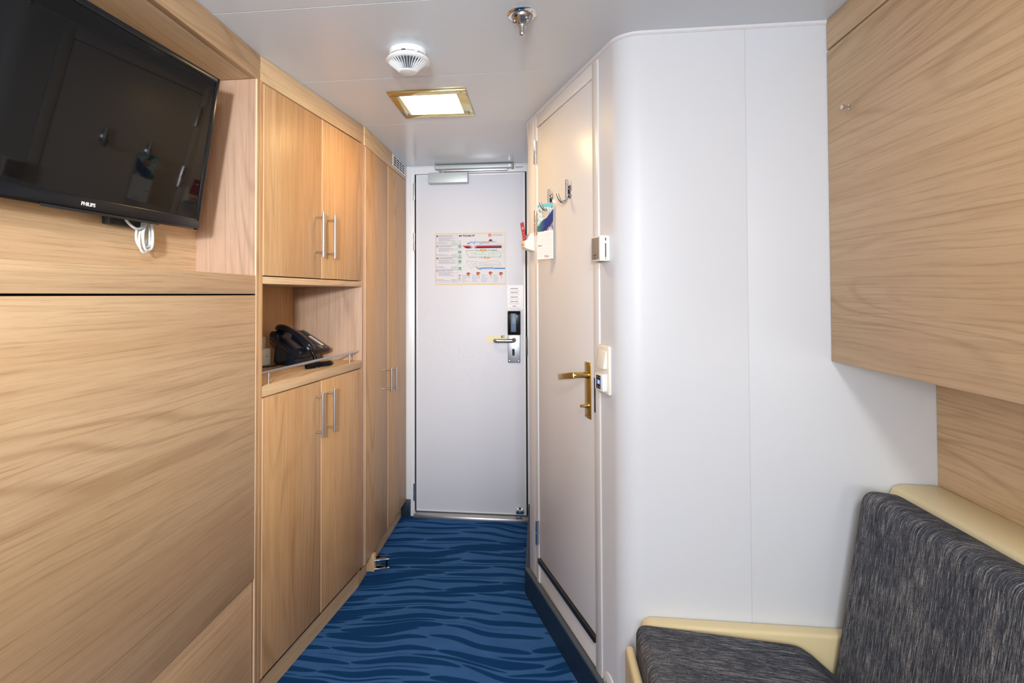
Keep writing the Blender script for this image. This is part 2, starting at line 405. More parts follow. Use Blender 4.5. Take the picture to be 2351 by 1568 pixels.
# poster ------------------------------------------------------------------------------
def wallframe(x, y, z): return Matrix(((1, 0, 0, x), (0, 0, 1, y), (0, 1, 0, z), (0, 0, 0, 1)))   # sheet x->+x, sheet y->+z, normal -> -y after flip
def back_sheet(x, z, out): return Matrix(((1, 0, 0, x), (0, 0, -1, 3.22-out), (0, 1, 0, z), (0, 0, 0, 1)))
ps = empty('evacuation_poster', mtx=back_sheet(-.615, 1.381, .0008)); tag(ps, 'evacuation plan poster with ship drawing and tan border on the entrance door', 'poster')
PW, PH = .425, .311
link('backing', box(0, PW, 0, PH, 0, .0008), mat('tan_board', srgb(222, 200, 158), .5), ps)
link('sheet', box(.005, PW-.005, .009, PH-.007, .0008, .0013), PAPER, ps)
K = Ink(); BLK = srgb(25, 25, 40); GR = srgb(150, 155, 172); GRN = srgb(20, 135, 80); LGN = srgb(120, 195, 160); LIL = srgb(130, 130, 190); CY = srgb(130, 185, 225); NB = srgb(30, 125, 205)
px = lambda x: (x-95)/1895*PW          # position on the sheet from a close view of it
py = lambda y: (1500-y)/1385*PH
heads = ['NØDALARM & EVAKUERINGSPLAN', 'ALARM AND EVACUATION PLAN', 'NOTALARM & EVAKUIERUNGSPLAN', "SIGNAL D'ALARME ET PLAN D'EVACUATION"]
tops = [170, 445, 770, 1095, 1440]
flags = [((175, 40, 80), (60, 60, 140)), ((120, 100, 180), (160, 60, 100)), ((20, 20, 20), (190, 40, 30)), ((40, 70, 180), (200, 50, 60))]
def flag(i, x, y, w, h):
    if i == 0: K.rect(x, y, x+w, y+h, srgb(190, 40, 75)); K.rect(x+w*.3, y, x+w*.5, y+h, srgb(70, 70, 150), .0001); K.rect(x, y+h*.4, x+w, y+h*.6, srgb(70, 70, 150), .0001)
    if i == 1:
        K.rect(x, y, x+w, y+h, srgb(95, 90, 180)); K.rect(x+w*.4, y, x+w*.6, y+h, srgb(210, 120, 160), .0001); K.rect(x, y+h*.38, x+w, y+h*.62, srgb(210, 120, 160), .0001)
        K.line([(x, y), (x+w, y+h)], h*.12, srgb(225, 215, 235), .00015); K.line([(x+w, y), (x, y+h)], h*.12, srgb(225, 215, 235), .00015)
    if i == 2: K.rect(x, y+h*.66, x+w, y+h, srgb(20, 20, 20)); K.rect(x, y+h*.33, x+w, y+h*.66, srgb(185, 45, 35)); K.rect(x, y, x+w, y+h*.33, srgb(225, 190, 60))
    if i == 3: K.rect(x, y, x+w*.33, y+h, srgb(40, 85, 190)); K.rect(x+w*.66, y, x+w, y+h, srgb(205, 60, 75)); K.rect(x+w*.33, y, x+w*.66, y+h, srgb(240, 240, 245))
for i in range(4):
    y1, y0 = py(tops[i]), py(tops[i+1]-12); x0, x1 = px(125), px(708)
    K.line([(x0, y0), (x1, y0), (x1, y1), (x0, y1), (x0, y0)], .0011, LIL)
    flag(i, px(133), y1-.0095, .0105, .0085)
    K.text(heads[i], .0066, px(198), y1-.0078, srgb(70, 72, 120), .0001, bold=.00012, sx=.80 if i != 3 else .66)
    nl = 7; yy = y1-.015
    for l in range(nl):
        K.words(px(190 if l else 140), px(random.choice((480, 560, 600, 650, 690))), yy, .0016, GR); yy -= .0036
    K.disc(px(158), y0+.014, .0042, srgb(190, 60, 80)); K.disc(px(158), y0+.014, .0028, srgb(235, 230, 238), .0001); K.line([(px(158)-.003, y0+.011), (px(158)+.003, y0+.017)], .001, srgb(190, 60, 80), .0002)
    for l in range(4): K.words(px(195), px(random.choice((330, 430, 500))), y0+.018-l*.0036, .0015, GR)
    K.rect(px(530), y0+.0135, px(685), y0+.0165, LGN)
    for q in range(5): K.rect(px(530)+q*.0072, y0+.0055, px(530)+q*.0072+.0042, y0+.0085, GRN)
K.text('MS "POLARLYS"', .0135, px(740), py(212), BLK, .0001, bold=.0006, sx=1.04)
K.disc(px(1568), py(186), .0087, srgb(205, 25, 55), n=28)
K.text('H', .0125, px(1568), py(186)-.0044, (1, 1, 1, 1), .0002, bold=.0003, align='CENTER')
K.text('HURTIGRUTEN', .0092, px(1628), py(200), srgb(70, 72, 90), .0001, sx=.98)
K.text('447', .0075, px(740), py(345), srgb(60, 62, 80), .0001)
for l in range(4): K.words(px(735), px(800), py(385+l*12), .0015, GR)
# ship side view
hull0, hull1 = px(830), px(1880)
NS = 26
for i in range(NS):
    a, b = hull0+(hull1-hull0)*i/NS, hull0+(hull1-hull0)*(i+1)/NS
    t = i/NS; glow = max(0, 1-abs(t-.26)/.11)
    rc = [195-0*t, 45+20*t, 60+15*t]; nc = [35, 32, 68]
    rc = tuple(c+(228-c)*glow for c in rc); nc = tuple(c+(228-c)*glow for c in nc)
    yt, ym, yb = py(455), py(490), py(528)
    cut = lambda x: max(yb, yt-(x-hull0)*.72)         # raked bow
    K.poly([(a, max(ym, cut(a))), (b, max(ym, cut(b))), (b, yt), (a, yt)], srgb(*rc))
    if cut(b) < ym: K.poly([(a, min(ym, cut(a))), (b, cut(b)), (b, ym), (a, ym)], srgb(*nc))
BLU = srgb(150, 175, 215)
K.poly([(px(960), py(400)), (px(1010), py(372)), (px(1040), py(350)), (px(1530), py(352)), (px(1700), py(350)), (px(1770), py(372)), (px(1560), py(378)), (px(1100), py(380)), (px(1010), py(412))], BLU)
K.poly([(px(1530), py(345)), (px(1565), py(296)), (px(1612), py(292)), (px(1642), py(345))], srgb(35, 22, 45), .0001); K.disc(px(1592), py(318), .0025, srgb(210, 50, 75), .0002)
K.line([(px(1160), py(350)), (px(1190), py(285)), (px(1208), py(290))], .0012, BLU); K.line([(px(1060), py(350)), (px(1062), py(325))], .001, BLU); K.line([(px(1410), py(350)), (px(1410), py(335))], .002, BLU)
K.rect(px(960), py(412), px(1020), py(390), srgb(70, 110, 150), .0001); K.rect(px(1125), py(410), px(1172), py(378), srgb(40, 140, 215), .0001)
K.rect(px(1143), py(410), px(1152), py(378), (1, 1, 1, 1), .0002)
for a, b in ((1350, 1440), (1455, 1548)): K.rect(px(a), py(406), px(b), py(382), srgb(235, 165, 60), .0001)
K.rect(px(1290), py(415), px(1345), py(402), srgb(70, 75, 90)); K.rect(px(960), py(425), px(1880), py(421), LGN)
K.line([(px(1700), py(408)), (px(1893), py(408)), (px(1900), py(425)), (px(1898), py(660)), (px(1860), py(668))], .0012, LGN)
K.line([(px(1945), py(380)), (px(1945), py(915))], .0009, GR)
# the two deck plans
deck = [(930, 590), (1200, 592), (1230, 600), (1480, 600), (1510, 592), (1760, 592), (1830, 640), (1870, 740), (1850, 765), (1240, 768), (1010, 768), (960, 690)]
K.line([(px(a), py(b)) for a, b in deck+deck[:1]], .0014, GRN)
deck2 = [(955, 840), (1000, 880), (1215, 875), (1250, 905), (1520, 905), (1540, 872), (1790, 872), (1845, 930), (1868, 985), (1850, 1015), (1570, 1015), (1550, 985), (1285, 990), (1270, 1018), (1120, 1018), (1060, 1055), (1000, 985), (955, 920)]
K.line([(px(a), py(b)) for a, b in deck2+deck2[:1]], .0011, srgb(120, 130, 150))
for (xa, xb, y, c, w) in ((1040, 1180, 655, GRN, .0011), (1060, 1200, 705, LGN, .0011), (1230, 1490, 688, LGN, .002), (1240, 1480, 625, LGN, .001), (1540, 1790, 655, GRN, .001), (1540, 1800, 705, LGN, .0014), (1260, 1560, 740, LGN, .001), (1020, 1200, 765, GRN, .0016), (1620, 1760, 600, GRN, .0016),
                          (1040, 1200, 945, GRN, .001), (1100, 1230, 970, LGN, .001), (1260, 1380, 935, GR, .001), (1410, 1510, 945, GR, .001), (1560, 1820, 930, LGN, .001), (1560, 1820, 968, GRN, .0012), (1260, 1520, 965, GR, .0008)):
    K.line([(px(xa), py(y)), (px(xb), py(y))], w, c)
for x0_, y0_, y1_ in ((1185, 640, 705), (1205, 650, 715), (1375, 610, 680), (1530, 650, 740), (980, 650, 690), (1545, 920, 970), (1820, 920, 970), (1390, 905, 950), (1640, 600, 765)):
    K.line([(px(x0_), py(y0_)), (px(x0_+12), py(y1_))], .0014, LGN)
for x0_, y0_ in ((1372, 628), (1165, 655), (1190, 925), (1825, 748), (1445, 745), (1380, 560), (1495, 800)): K.disc(px(x0_), py(y0_), .0022, GRN, .0001, 8)
for a, b, y0_, y1_ in ((1290, 1375, 555, 598), (1395, 1480, 558, 598), (1390, 1475, 768, 802), (1490, 1578, 768, 802)): K.rect(px(a), py(y1_), px(b), py(y0_), srgb(235, 160, 70), .0001); K.line([(px((a+b)/2-12), py(y1_)), (px((a+b)/2+12), py(y0_))], .001, srgb(110, 100, 60), .0002)
for a, b in ((1225, 580), (1345, 775)): K.disc(px(a), py(b), .004, srgb(120, 115, 125), .0001, 8, .0028)
for a, b in ((1180, 555), (1742, 557), (1298, 803), (1852, 795)): K.disc(px(a), py(b), .0018, GRN, .0001, 8)
K.rect(px(1030), py(582), px(1165), py(576), LGN); K.rect(px(1510), py(582), px(1720), py(576), GRN); K.rect(px(930), py(580), px(1020), py(576), LGN)
K.rect(px(1195), py(1018), px(1220), py(985), srgb(235, 210, 60), .0001)
K.line([(px(1210), py(1018)), (px(1240), py(1065)), (px(1290), py(1072))], .0042, NB); K.rect(px(1280), py(1082), px(1972), py(1052), NB); K.disc(px(1308), py(1070), .0072, NB, .0001)
K.rect(px(1300), py(1092), px(1312), py(1048), (1, 1, 1, 1), .0002)
K.words(px(1360), px(1650), py(1046), .0026, srgb(50, 55, 75)); K.words(px(1360), px(1680), py(1074), .0022, srgb(190, 220, 245), .0001)
K.words(px(845), px(912), py(1010), .0016, CY)
for i, y in enumerate((472, 625, 752, 880, 1058)):
    x0, yc = px(732), py(y); s = .0076
    K.rect(x0, yc-s, x0+2*s, yc+s, GRN)
    wh = (.95, 1, .97, 1)
    if i == 0: K.line([(x0+s*.5, yc-s*.5), (x0+s*1.5, yc+s*.5)], .0022, wh, .0001); K.line([(x0+s*1.5, yc-s*.5), (x0+s*.5, yc+s*.5)], .0022, wh, .0001)
    elif i in (1, 4): K.disc(x0+s, yc+s*.45, .0018, wh, .0001, 10); K.rect(x0+s*.68, yc-s*.6, x0+s*1.32, yc+s*.2, wh, .0001)
    elif i == 2: K.rect(x0+s*.4, yc-s*.4, x0+s*.9, yc+s*.5, wh, .0001); K.rect(x0+s*1.1, yc-s*.4, x0+s*1.6, yc+s*.5, wh, .0001)
    else: K.poly([(x0+s*.4, yc-s*.5), (x0+s*1.6, yc-s*.5), (x0+s, yc+s*.5)], wh, .0001)
    for l in range(2): K.words(x0, x0+random.uniform(.014, .03), yc-s-.004-l*.0036, .0015, CY if l else GR)
# life-jacket pictograms and captions
for (cx_, cy_, rot) in ((995, 1215, 0), (1255, 1205, 0), (1585, 1195, 1), (1862, 1210, 0)):
    x, y = px(cx_), py(cy_)
    K.disc(x, y, .0085, srgb(180, 82, 50), .0001, 12, .012); K.disc(x+.003, y-.004, .005, srgb(225, 150, 105), .00015, 10, .007)
    K.disc(x+.003, y+.014, .0034, srgb(235, 225, 220), .0002, 10, .0045); K.line([(x-.012, y+.002), (x-.004, y+.008)], .004, srgb(150, 45, 70), .0002)
    K.line([(x+.005, y+.009), (x+.012, y+.001)], .003, srgb(110, 60, 80), .0002); K.line([(x-.004, y-.002), (x+.008, y-.002)], .0012, srgb(90, 30, 40), .00025)
    K.line([(x+.004, y-.014), (x+.004, y-.028)], .002, srgb(160, 70, 55), .0001)
for c_ in (825, 1090, 1342, 1660):
    for r_ in range(10):
        K.words(px(c_), px(c_)+random.uniform(.016, .045), py(1240+r_*20), .0015, CY if r_ % 4 > 1 else GR)
for i in range(4): flag(i, px(737), py(1253+i*50), .0095, .0055)
K.build('print', ps, Matrix.Translation((0, 0, .0016)))

# the laminated notice below the poster
nt = empty('door_notice', mtx=back_sheet(-.183, 1.236, .0008)); tag(nt, 'small laminated multilingual notice above the black card lock', 'notice')
link('sheet', box(0, .094, 0, .142, 0, .0006, bev=.0002, seg=1), mat('clear_laminate', (.76, .75, .76, 1), .3, spec=.3), nt)
K = Ink(); K.line([(.002, .003), (.084, .003), (.084, .132), (.002, .132), (.002, .003)], .0007, srgb(190, 185, 190))
for i, y in enumerate((.120, .097, .070, .044, .016)):
    w = .046 if i < 4 else .02
    K.words(.042-w/2, .042+w/2, y, .0045, srgb(105, 108, 122))
    for l in range(3 if i < 4 else 2): K.words(.042-.034+random.uniform(0, .006), .042+.034-random.uniform(0, .006), y-.0065-l*.0042, .0015, srgb(178, 176, 186))
K.build('print', nt, Matrix.Translation((0, 0, .0009)))
# pale luminous sticker behind the lever
st = empty('exit_sticker', mtx=back_sheet(-.307, 1.037, .0006)); tag(st, 'pale yellow luminous sticker with green exit sign behind the lever', 'sticker')
link('sheet', box(0, .126, 0, .047, 0, .0005), mat('pale_yellow', srgb(232, 226, 190), .5), st)
K = Ink(); K.rect(.088, .030, .108, .044, srgb(20, 110, 70)); K.disc(.096, .0415, .0014, (1, 1, 1, 1), .0002, 8)
K.line([(.094, .039), (.098, .034), (.095, .031)], .0018, (1, 1, 1, 1), .0002); K.rect(.101, .032, .106, .042, (1, 1, 1, 1), .0002); K.build('print', st, Matrix.Translation((0, 0, .0008)))

# bathroom module: side wall, bath door wall, rounded corner, end wall -----------------
B0 = Vector((-.0426, 2.448)); E = Vector((.3357, -.9420)).normalized(); NRM = Vector((E.y, -E.x))
ang = math.atan2(NRM.y, NRM.x)
BF = Matrix.Translation((B0.x, B0.y, 0)) @ Matrix.Rotation(ang, 4, 'Z')     # local x out of the wall, y along it towards the viewer
inv = BF.inverted()
R = .085
corner = B0 + E*((1.64-B0.y)/E.y)
half = math.acos(-E.x)/2                     # half the inner angle at the corner
tl = R/math.tan(half)
T0 = corner - E*tl; T1 = corner + Vector((tl, 0))
cen = T1 + Vector((0, R))
arc = []
a0 = math.atan2(T0.y-cen.y, T0.x-cen.x); a1 = -math.pi/2
if a0 > 0: a0 -= 2*math.pi
for i in range(15): a = a0+(a1-a0)*i/14; arc.append(Vector((cen.x+R*math.cos(a), cen.y+R*math.sin(a))))
wba = empty('wall_bathroom', mtx=BF.copy()); struct(wba, 'white laminate bathroom wall with the bath door and rounded corner', 'wall')
def local(p): q = inv @ Vector((p.x, p.y, 0)); return (q.x, q.y)
link('left_pier', box(-.04, 0, -.0, .097, 0, ZT, bev=.002), BATHW, wba)
link('upper_panel', box(-.04, -.001, .097, .712, 2.082, ZT), BATHW, wba)
pts = [(0, .714)] + [local(p) for p in arc] + [local(Vector((.5955, 1.64))), local(Vector((.5955, 1.68))), local(cen+Vector((0, -.02))), (-.04, .714)]
link('corner_panel', prism(bmesh.new(), pts, 'z', 0, ZT), WHITE, wba, smooth=30)
we = empty('wall_end', (0, 0, 0)); struct(we, 'plain white end wall between rounded corner and berth', 'wall')
link('wall_panel', box(.5975, 1.10, 1.64, 1.68, 0, ZT, bev=.001), WHITE, we)
link('seam_strip', box(.590, .603, 1.6412, 1.66, 0, ZT), SEAM, we)
wsb = struct(link('wall_side', box(-.0426, .0, 2.455, 3.22, 0, ZT), TRIMW), 'short white side wall between bathroom door and entrance door', 'wall')
d2 = empty('door_2', mtx=BF.copy()); struct(d2, 'white bathroom door with brass lever and coat hooks', 'door')
lf = link('leaf', box(-.035, .001, .129, .668, .219, 2.033, bev=.0015), BATHW, d2)
link('sill_panel', box(-.035, -.002, .127, .670, .0, .193, bev=.001), BATHW, d2)
link('bottom_seal', box(-.02, .010, .128, .669, .195, .217, bev=.003), mat('black_seal', (.015, .014, .013, 1), .3), d2)
link('gap_backing', box(-.045, -.036, .1, .70, 0, 2.08), GAP, d2)
fr = [('frame_post', (-.04, .004, .098, .1265, 0, 2.083)), ('frame_post', (-.04, .004, .6705, .7115, 0, 2.083)), ('frame_head', (-.04, .004, .1265, .6705, 2.036, 2.083))]
for n_, a in fr: link(n_, box(*a, bev=.0015), BATHW, d2)
for z0, z1 in ((1.878, 1.980), (1.576, 1.680), (.272, .374)):
    bm = bmesh.new(); zc = (z0+z1)/2
    rod(bm, (.011, .1275, z0), (.011, .1275, zc-.001), .0068); rod(bm, (.011, .1275, zc+.001), (.011, .1275, z1), .0068)
    bx(bm, .002, .0055, .112, .128, z0+.003, z1-.003)
    link('hinge', bm, CHROME, d2)
ym = .605
bp = link('brass_plate', box(.001, .004, .598, .645, .909, 1.096, bev=.001), DBRASS, d2); bp['label'] = 'brass handle plate'
for y in (.605, .638):
    for z in (.916, 1.089): link('screw', lathe(bmesh.new(), [(0, .0012), (.0022, .001), (.003, 0)], 10, along((.004, y, z), (1, 0, 0))), BRASS, bp)
link('thumb_turn', rod(lathe(bmesh.new(), [(.009, 0), (.009, .004), (.006, .006)], 16, along((.004, .622, .951), (1, 0, 0))), (.008, .622, .951), (.030, .622, .951), .0055), BRASS, d2)
bm = bmesh.new()
lathe(bm, [(.0125, 0), (.0125, .006), (.0098, .008), (.0098, .042)], 18, along((.004, .622, 1.054), (1, 0, 0)))
tube(bm, [(.040, .622, 1.054), (.050, .622, 1.054), (.055, .618, 1.0535)], .0105, 14)
b = box(-.0055, .0055, -.124, .012, -.0115, .0095, bev=.003, seg=3); bmesh.ops.transform(b, matrix=Matrix.Translation((.055, .618, 1.054)) @ Matrix.Rotation(math.radians(10), 4, 'X'), verts=b.verts); merge(bm, b)
h = link('brass_lever', bm, DBRASS, d2); h['label'] = 'brass lever handle'
link('latch_slot', box(.004, .0048, .6725, .6815, .940, 1.052), PORT, d2)
# coat hooks
hk0 = None
for i, (s, z) in enumerate(((.478, 1.700), (.296, 1.700))):
    hk = empty('coat_hook', mtx=BF @ Matrix.Translation((.001, s, z)))
    tag(hk, 'chrome J-shaped coat hook nearer the brass lever, empty' if i == 0 else 'chrome coat hook nearer the hinges, with the door tag on it', 'coat hook', 'coat hooks on the bathroom door')
    bm = bmesh.new()
    lathe(bm, [(0, .008), (.009, .008), (.013, .004), (.0135, 0)], 20, along((0, 0, -.004), (1, 0, 0)) @ Matrix.Diagonal((1, 1.9, 1, 1)))
    link('base', bm, HOOKST, hk)
    bm = bmesh.new()
    tube(bm, [(.013, 0, .040), (.013, 0, .0), (.0135, 0, -.024), (.0175, 0, -.036), (.027, 0, -.043), (.037, 0, -.039), (.045, 0, -.026), (.050, 0, -.013)], .0048, 12)
    rod(bm, (.004, 0, .006), (.013, 0, .006), .004); rod(bm, (.004, 0, -.014), (.013, 0, -.014), .004)
    link('hook', bm, HOOKST, hk)
# door tag hanging on the second hook: a card with a hole
TW, TH = .080, .218
def tagshape(name, m, z, parent, x0, x1, y0, y1, hole=True, depth=.0003):
    c = bpy.data.curves.new(name, 'CURVE'); c.dimensions = '2D'; c.fill_mode = 'BOTH'; c.extrude = depth
    s = c.splines.new('POLY'); P = [(x0, y0), (x1, y0), (x1, y1), (x0, y1)]; s.points.add(3)
    for p, q in zip(s.points, P): p.co = (*q, 0, 1)
    s.use_cyclic_u = True
    if hole:
        n = 24; s = c.splines.new('POLY'); s.points.add(n-1)
        for i, p in enumerate(s.points): a = 2*math.pi*i/n; p.co = (TW*.5+.0165*math.cos(a), TH-.0385+.0200*math.sin(a), 0, 1)
        s.use_cyclic_u = True
    o = bpy.data.objects.new(name, c); me = bpy.data.meshes.new_from_object(o); bpy.data.objects.remove(o); bpy.data.curves.remove(c)
    me.materials.clear(); me.materials.append(m); me.name = name
    q = bpy.data.objects.new(name, me); COL.objects.link(q); q.parent = parent; q.location = (0, 0, z); return q
def tagpic():
    m = mat('tag_picture', (1, 1, 1, 1), .35); N = NT(m)
    o = N.n('ShaderNodeTexCoord').outputs['Object']; s = N.n('ShaderNodeSeparateXYZ', {0: o}); x, y = s.outputs[0], s.outputs[1]
    n1 = N.noise(N.map(o, (90, 60, 1)), 1, 4, .7); n2 = N.noise(N.map(o, (28, 22, 1)), 1, 3)
    h = N.math('ADD', y, N.math('MULTIPLY', N.math('SUBTRACT', n2, .5), .03))
    sl = N.math('SUBTRACT', h, N.math('MULTIPLY', x, .75))          # slope rises to the right
    rock = N.mix(N.ramp(n1, .50, .62), srgb(205, 222, 225), srgb(40, 60, 70))
    sea = N.mix(N.ramp(N.math('ADD', x, N.math('MULTIPLY', n2, .02)), .012, .05), srgb(55, 120, 120), srgb(25, 55, 125))
    ice = N.mix(N.ramp(N.noise(N.map(o, (120, 45, 1)), 1, 3), .45, .6), srgb(222, 222, 235), srgb(120, 110, 145))
    c = N.mix(N.ramp(sl, .128, .134), sea, rock)
    c = N.mix(N.ramp(sl, .090, .098), N.mix(N.ramp(sl, .068, .085), ice, srgb(50, 45, 95)), c)
    c = N.mix(N.ramp(h, .203, .209), c, srgb(110, 195, 205))
    N.set(N.b.inputs['Base Color'], c); return m
# sheet axes: x along -E' (left to right as seen), y up, normal out
sheet = Matrix(((0, 0, 1, 0), (1, 0, 0, 0), (0, 1, 0, 0), (0, 0, 0, 1)))
dt = empty('door_tag', mtx=BF @ Matrix.Translation((.030, .296, 1.681-TH)) @ Matrix.Rotation(math.radians(30), 4, 'Z') @ sheet @ Matrix.Translation((-TW/2, 0, 0)))
tag(dt, 'paper door tag with fjord picture hanging from the coat hook', 'door tag')
tagshape('card', mat('tag_paper', (.80, .79, .78, 1), .4), 0, dt, 0, TW, 0, TH)
tagshape('picture', tagpic(), .0005, dt, 0, TW, TH*.51, TH, depth=.0001)
K = Ink()
K.words(.004, .034, TH*.50,   .0040, srgb(95, 95, 105)); y = TH*.47
for l in range(13):
    if l == 7: K.words(.004, .022, y-.002, .0036, srgb(110, 110, 118)); y -= .009; continue
    K.words(.004, TW-.006-random.uniform(0, .012)*(l % 3 == 2), y-.003, .0012, srgb(205, 203, 206)); y -= .0062 if l % 3 != 2 else .009
K.disc(.040, .011, .0045, srgb(205, 50, 60)); K.disc(.040, .011, .0024, (.9, .9, .9, 1), .0001, 8); K.words(.046, .058, .011, .0022, srgb(90, 90, 95)); K.words(.046, .058, .0075, .0022, srgb(90, 90, 95))
K.build('print', dt, Matrix.Translation((0, 0, .0007)))
# cabin card holder by the corridor with a red card
kh = empty('card_holder', mtx=BF @ Matrix.Translation((.0, .058, 1.51))); tag(kh, 'ivory key-card wall holder beside the bathroom door hinges', 'card holder')
prism(bm := bmesh.new(), [(0, 0), (.040, .012), (.044, .016), (.044, .045), (.034, .050), (.030, .058), (.020, .076), (0, .082)], 'y', -.028, .028, bev=.004, seg=3)
link('body', bm, IVORY, kh)
link('front_plate', box(.0435, .0455, -.022, .022, .019, .043, bev=.0008), mat('holder_front', srgb(232, 205, 165), .4), kh)
K = Ink(); K.words(-.011, .011, 0, .004, srgb(110, 90, 70)); K.build('print', kh, Matrix.Translation((.0459, 0, .028)) @ sheet)
kc = link('key_card', box(-.0006, .0006, -.0235, .0235, 0, .085, bev=.0004, seg=1), RED); kc.matrix_world = BF @ Matrix.Translation((.036, .058, 1.553)) @ Matrix.Rotation(math.radians(9), 4, 'Y'); tag(kc, 'red plastic key card standing in the ivory holder', 'key card')
K = Ink(); K.disc(0, .060, .006, (.9, .8, .8, 1)); K.words(.006, .018, .058, .004, (.9, .8, .8, 1)); K.words(-.016, .014, .040, .002, (.85, .6, .6, 1)); K.words(-.016, .014, .028, .002, (.85, .6, .6, 1)); K.words(-.012, .012, .016, .002, (.85, .6, .6, 1)); K.build('print', kc, Matrix.Translation((.0009, 0, 0)) @ sheet)
# room control box right of the bath door
tb = empty('climate_control', mtx=BF @ Matrix.Translation((.0, .752, 1.4255))); tag(tb, 'ivory control box with grey front plate right of the bathroom door', 'control box')
link('body', box(0, .034, -.030, .032, 0, .080, bev=.004, seg=3), IVORY, tb)
link('front_plate', box(.0335, .0352, -.025, .026, .006, .074, bev=.0006), GREYP, tb)
bm = bmesh.new(); bx(bm, .014, .0172, .0305, .0324, .012, .055); bx(bm, .014, .0172, .0305, .0324, .063, .072); bx(bm, .014, .017, .0305, .0324, .006, .0085); bx(bm, .008, .026, -.02, .02, -.0003, .001)
link('slot', bm, PORT, tb)
K = Ink(); K.line([(.003, .004), (.016, .010)], .001, srgb(60, 55, 55)); K.words(-.012, .006, .003, .003, srgb(75, 70, 68)); K.rect(-.006, -.006, .002, -.001, srgb(95, 88, 84)); K.build('print', tb, Matrix.Translation((.0354, 0, .015)) @ sheet)
# light switch with thermostat display
sw = empty('switch_plate', mtx=BF @ Matrix.Translation((.0, .752, 1.012))); tag(sw, 'white light switch above a blue thermostat display', 'switch')
link('plate', box(0, .012, -.040, .040, 0, .153, bev=.007, seg=3), IVORY, sw)
link('rocker', prism(bmesh.new(), [(.010, .082), (.024, .082), (.015, .136), (.010, .136)], 'y', -.026, .026, bev=.0012), IVORY, sw)
th_ = link('thermostat', box(.010, .027, -.027, .027, .012, .066, bev=.003, seg=2), WPLAS, sw)
link('display', box(.0265, .0275, -.015, .014, .019, .060), BLACK, th_)
link('display_field', box(.0273, .0277, -.009, .012, .033, .047), DISP, th_)
textobj('digits', '22', .012, DIG, th_, Matrix.Translation((.0279, .002, .0355)) @ sheet, align='CENTER', depth=.0001)
SYM = mat('display_grey', (.5, .55, .6, 1), .4)
for y, z in ((-.008, .053), (.006, .053), (-.008, .023), (.006, .023)): link('symbol', box(.0273, .0278, y, y+.0035, z, z+.0028), SYM, th_)
# round blanking cover low on the wall
cv = empty('round_cover', mtx=BF @ Matrix.Translation((0, .7565, .115))); tag(cv, 'round white blanking cover low beside the bathroom door', 'cover')
link('disc', lathe(bmesh.new(), [(0, .0035), (.036, .0035), (.0395, .002), (.040, 0)], 40, along((0, 0, 0), (1, 0, 0))), WPLAS, cv)
link('screw', lathe(bmesh.new(), [(0, .0012), (.003, .001), (.0035, 0)], 10, along((.0035, -.012, .010), (1, 0, 0))), STEEL, cv)
# baseboards
bb = empty('baseboard_right', mtx=BF.copy()); struct(bb, 'dark navy rubber skirting under the bathroom door', 'baseboard')
arcl = [local(p + (p-cen).normalized()*.020) for p in arc]
prism(bm := bmesh.new(), [(.0205, -.012)] + arcl + [local(Vector((.5, 1.62))), local(Vector((.5, 1.64)))] + [local(p) for p in arc[::-1]] + [(0, -.0)], 'z', 0, .112, bev=0)
link('skirting', bm, NAVY, bb)
prism(bm := bmesh.new(), [(.0208, -.012)] + [local(p + (p-cen).normalized()*.0203) for p in arc] + [local(p + (p-cen).normalized()*.004) for p in arc[::-1]] + [(.004, -.0)], 'z', .1055, .1135)
link('top_edge', bm, mat('worn_rubber', srgb(78, 86, 94), .5), bb)
struct(link('baseboard_side', prism(bmesh.new(), [(-.0626, 2.455), (-.0426, 2.449), (-.0426, 3.19), (-.0626, 3.19)], 'z', 0, .112, bev=.002), NAVY), 'navy skirting on the short wall beside the entrance door', 'baseboard')
struct(link('baseboard_left', box(-.823, -.765, 3.195, 3.219, 0, .1, bev=.002), NAVY), 'navy skirting block between wardrobe and entrance door', 'baseboard')
# thin bead where wall meets ceiling
pl = [Vector((-.0426, 3.2)), B0.copy()] + arc + [Vector((1.0, 1.64))]
tube(bm := bmesh.new(), [(p.x, p.y, ZT-.004) for p in pl], .0075, 8, smooth=False)
struct(link('trim_1', bm, TRIMW), 'thin white bead where bathroom wall meets the ceiling', 'trim')
struct(link('trim_2', box(-.78, -.05, 3.213, 3.2195, ZT-.006, ZT-.0005, bev=.001), TRIMW), 'thin white bead over the entrance door', 'trim')
# right wall behind the sofa
wrt = empty('wall_right', (1.086, 0, 0)); struct(wrt, 'oak clad side wall behind the sofa under the berth', 'wall')
link('panel', box(0, .03, REAR, 1.639, 0, ZT), OAK, wrt, 'y')

# ------------------------------------------------------------------ TV wall unit
tu = empty('television_unit', (-.889, 0, 0)); tag(tu, 'oak wall unit with TV niche above a large fold-down panel', 'wall unit')
Y0 = REAR+.02
link('fascia', box(-.02, 0, Y0, 1.655, 2.0155, 2.099, bev=.001), OAK, tu, 'y')
link('soffit', prism(bmesh.new(), [(-.02, 1.634), (-.02, -.3), (-.248, -.3), (-.204, 1.634)], 'z', 2.0165, 2.03), OAK, tu, 'y')
link('niche_back', prism(bmesh.new(), [(-.204, 1.634), (-.248, -.3), (-.268, -.3), (-.224, 1.634)], 'z', 1.30, 2.03), OAK, tu, 'y')
link('niche_floor', prism(bmesh.new(), [(-.002, 1.634), (-.002, -.3), (-.248, -.3), (-.204, 1.634)], 'z', 1.367, 1.385), OAK, tu, 'y')
link('side_panel', box(-.36, -.001, 1.634, 1.6535, 0, 2.0155), OAKP, tu, 'z')
link('side_edge', box(-.0011, .0009, 1.6345, 1.6535, .0, 2.015, bev=.0006), OAKV, tu, 'z')
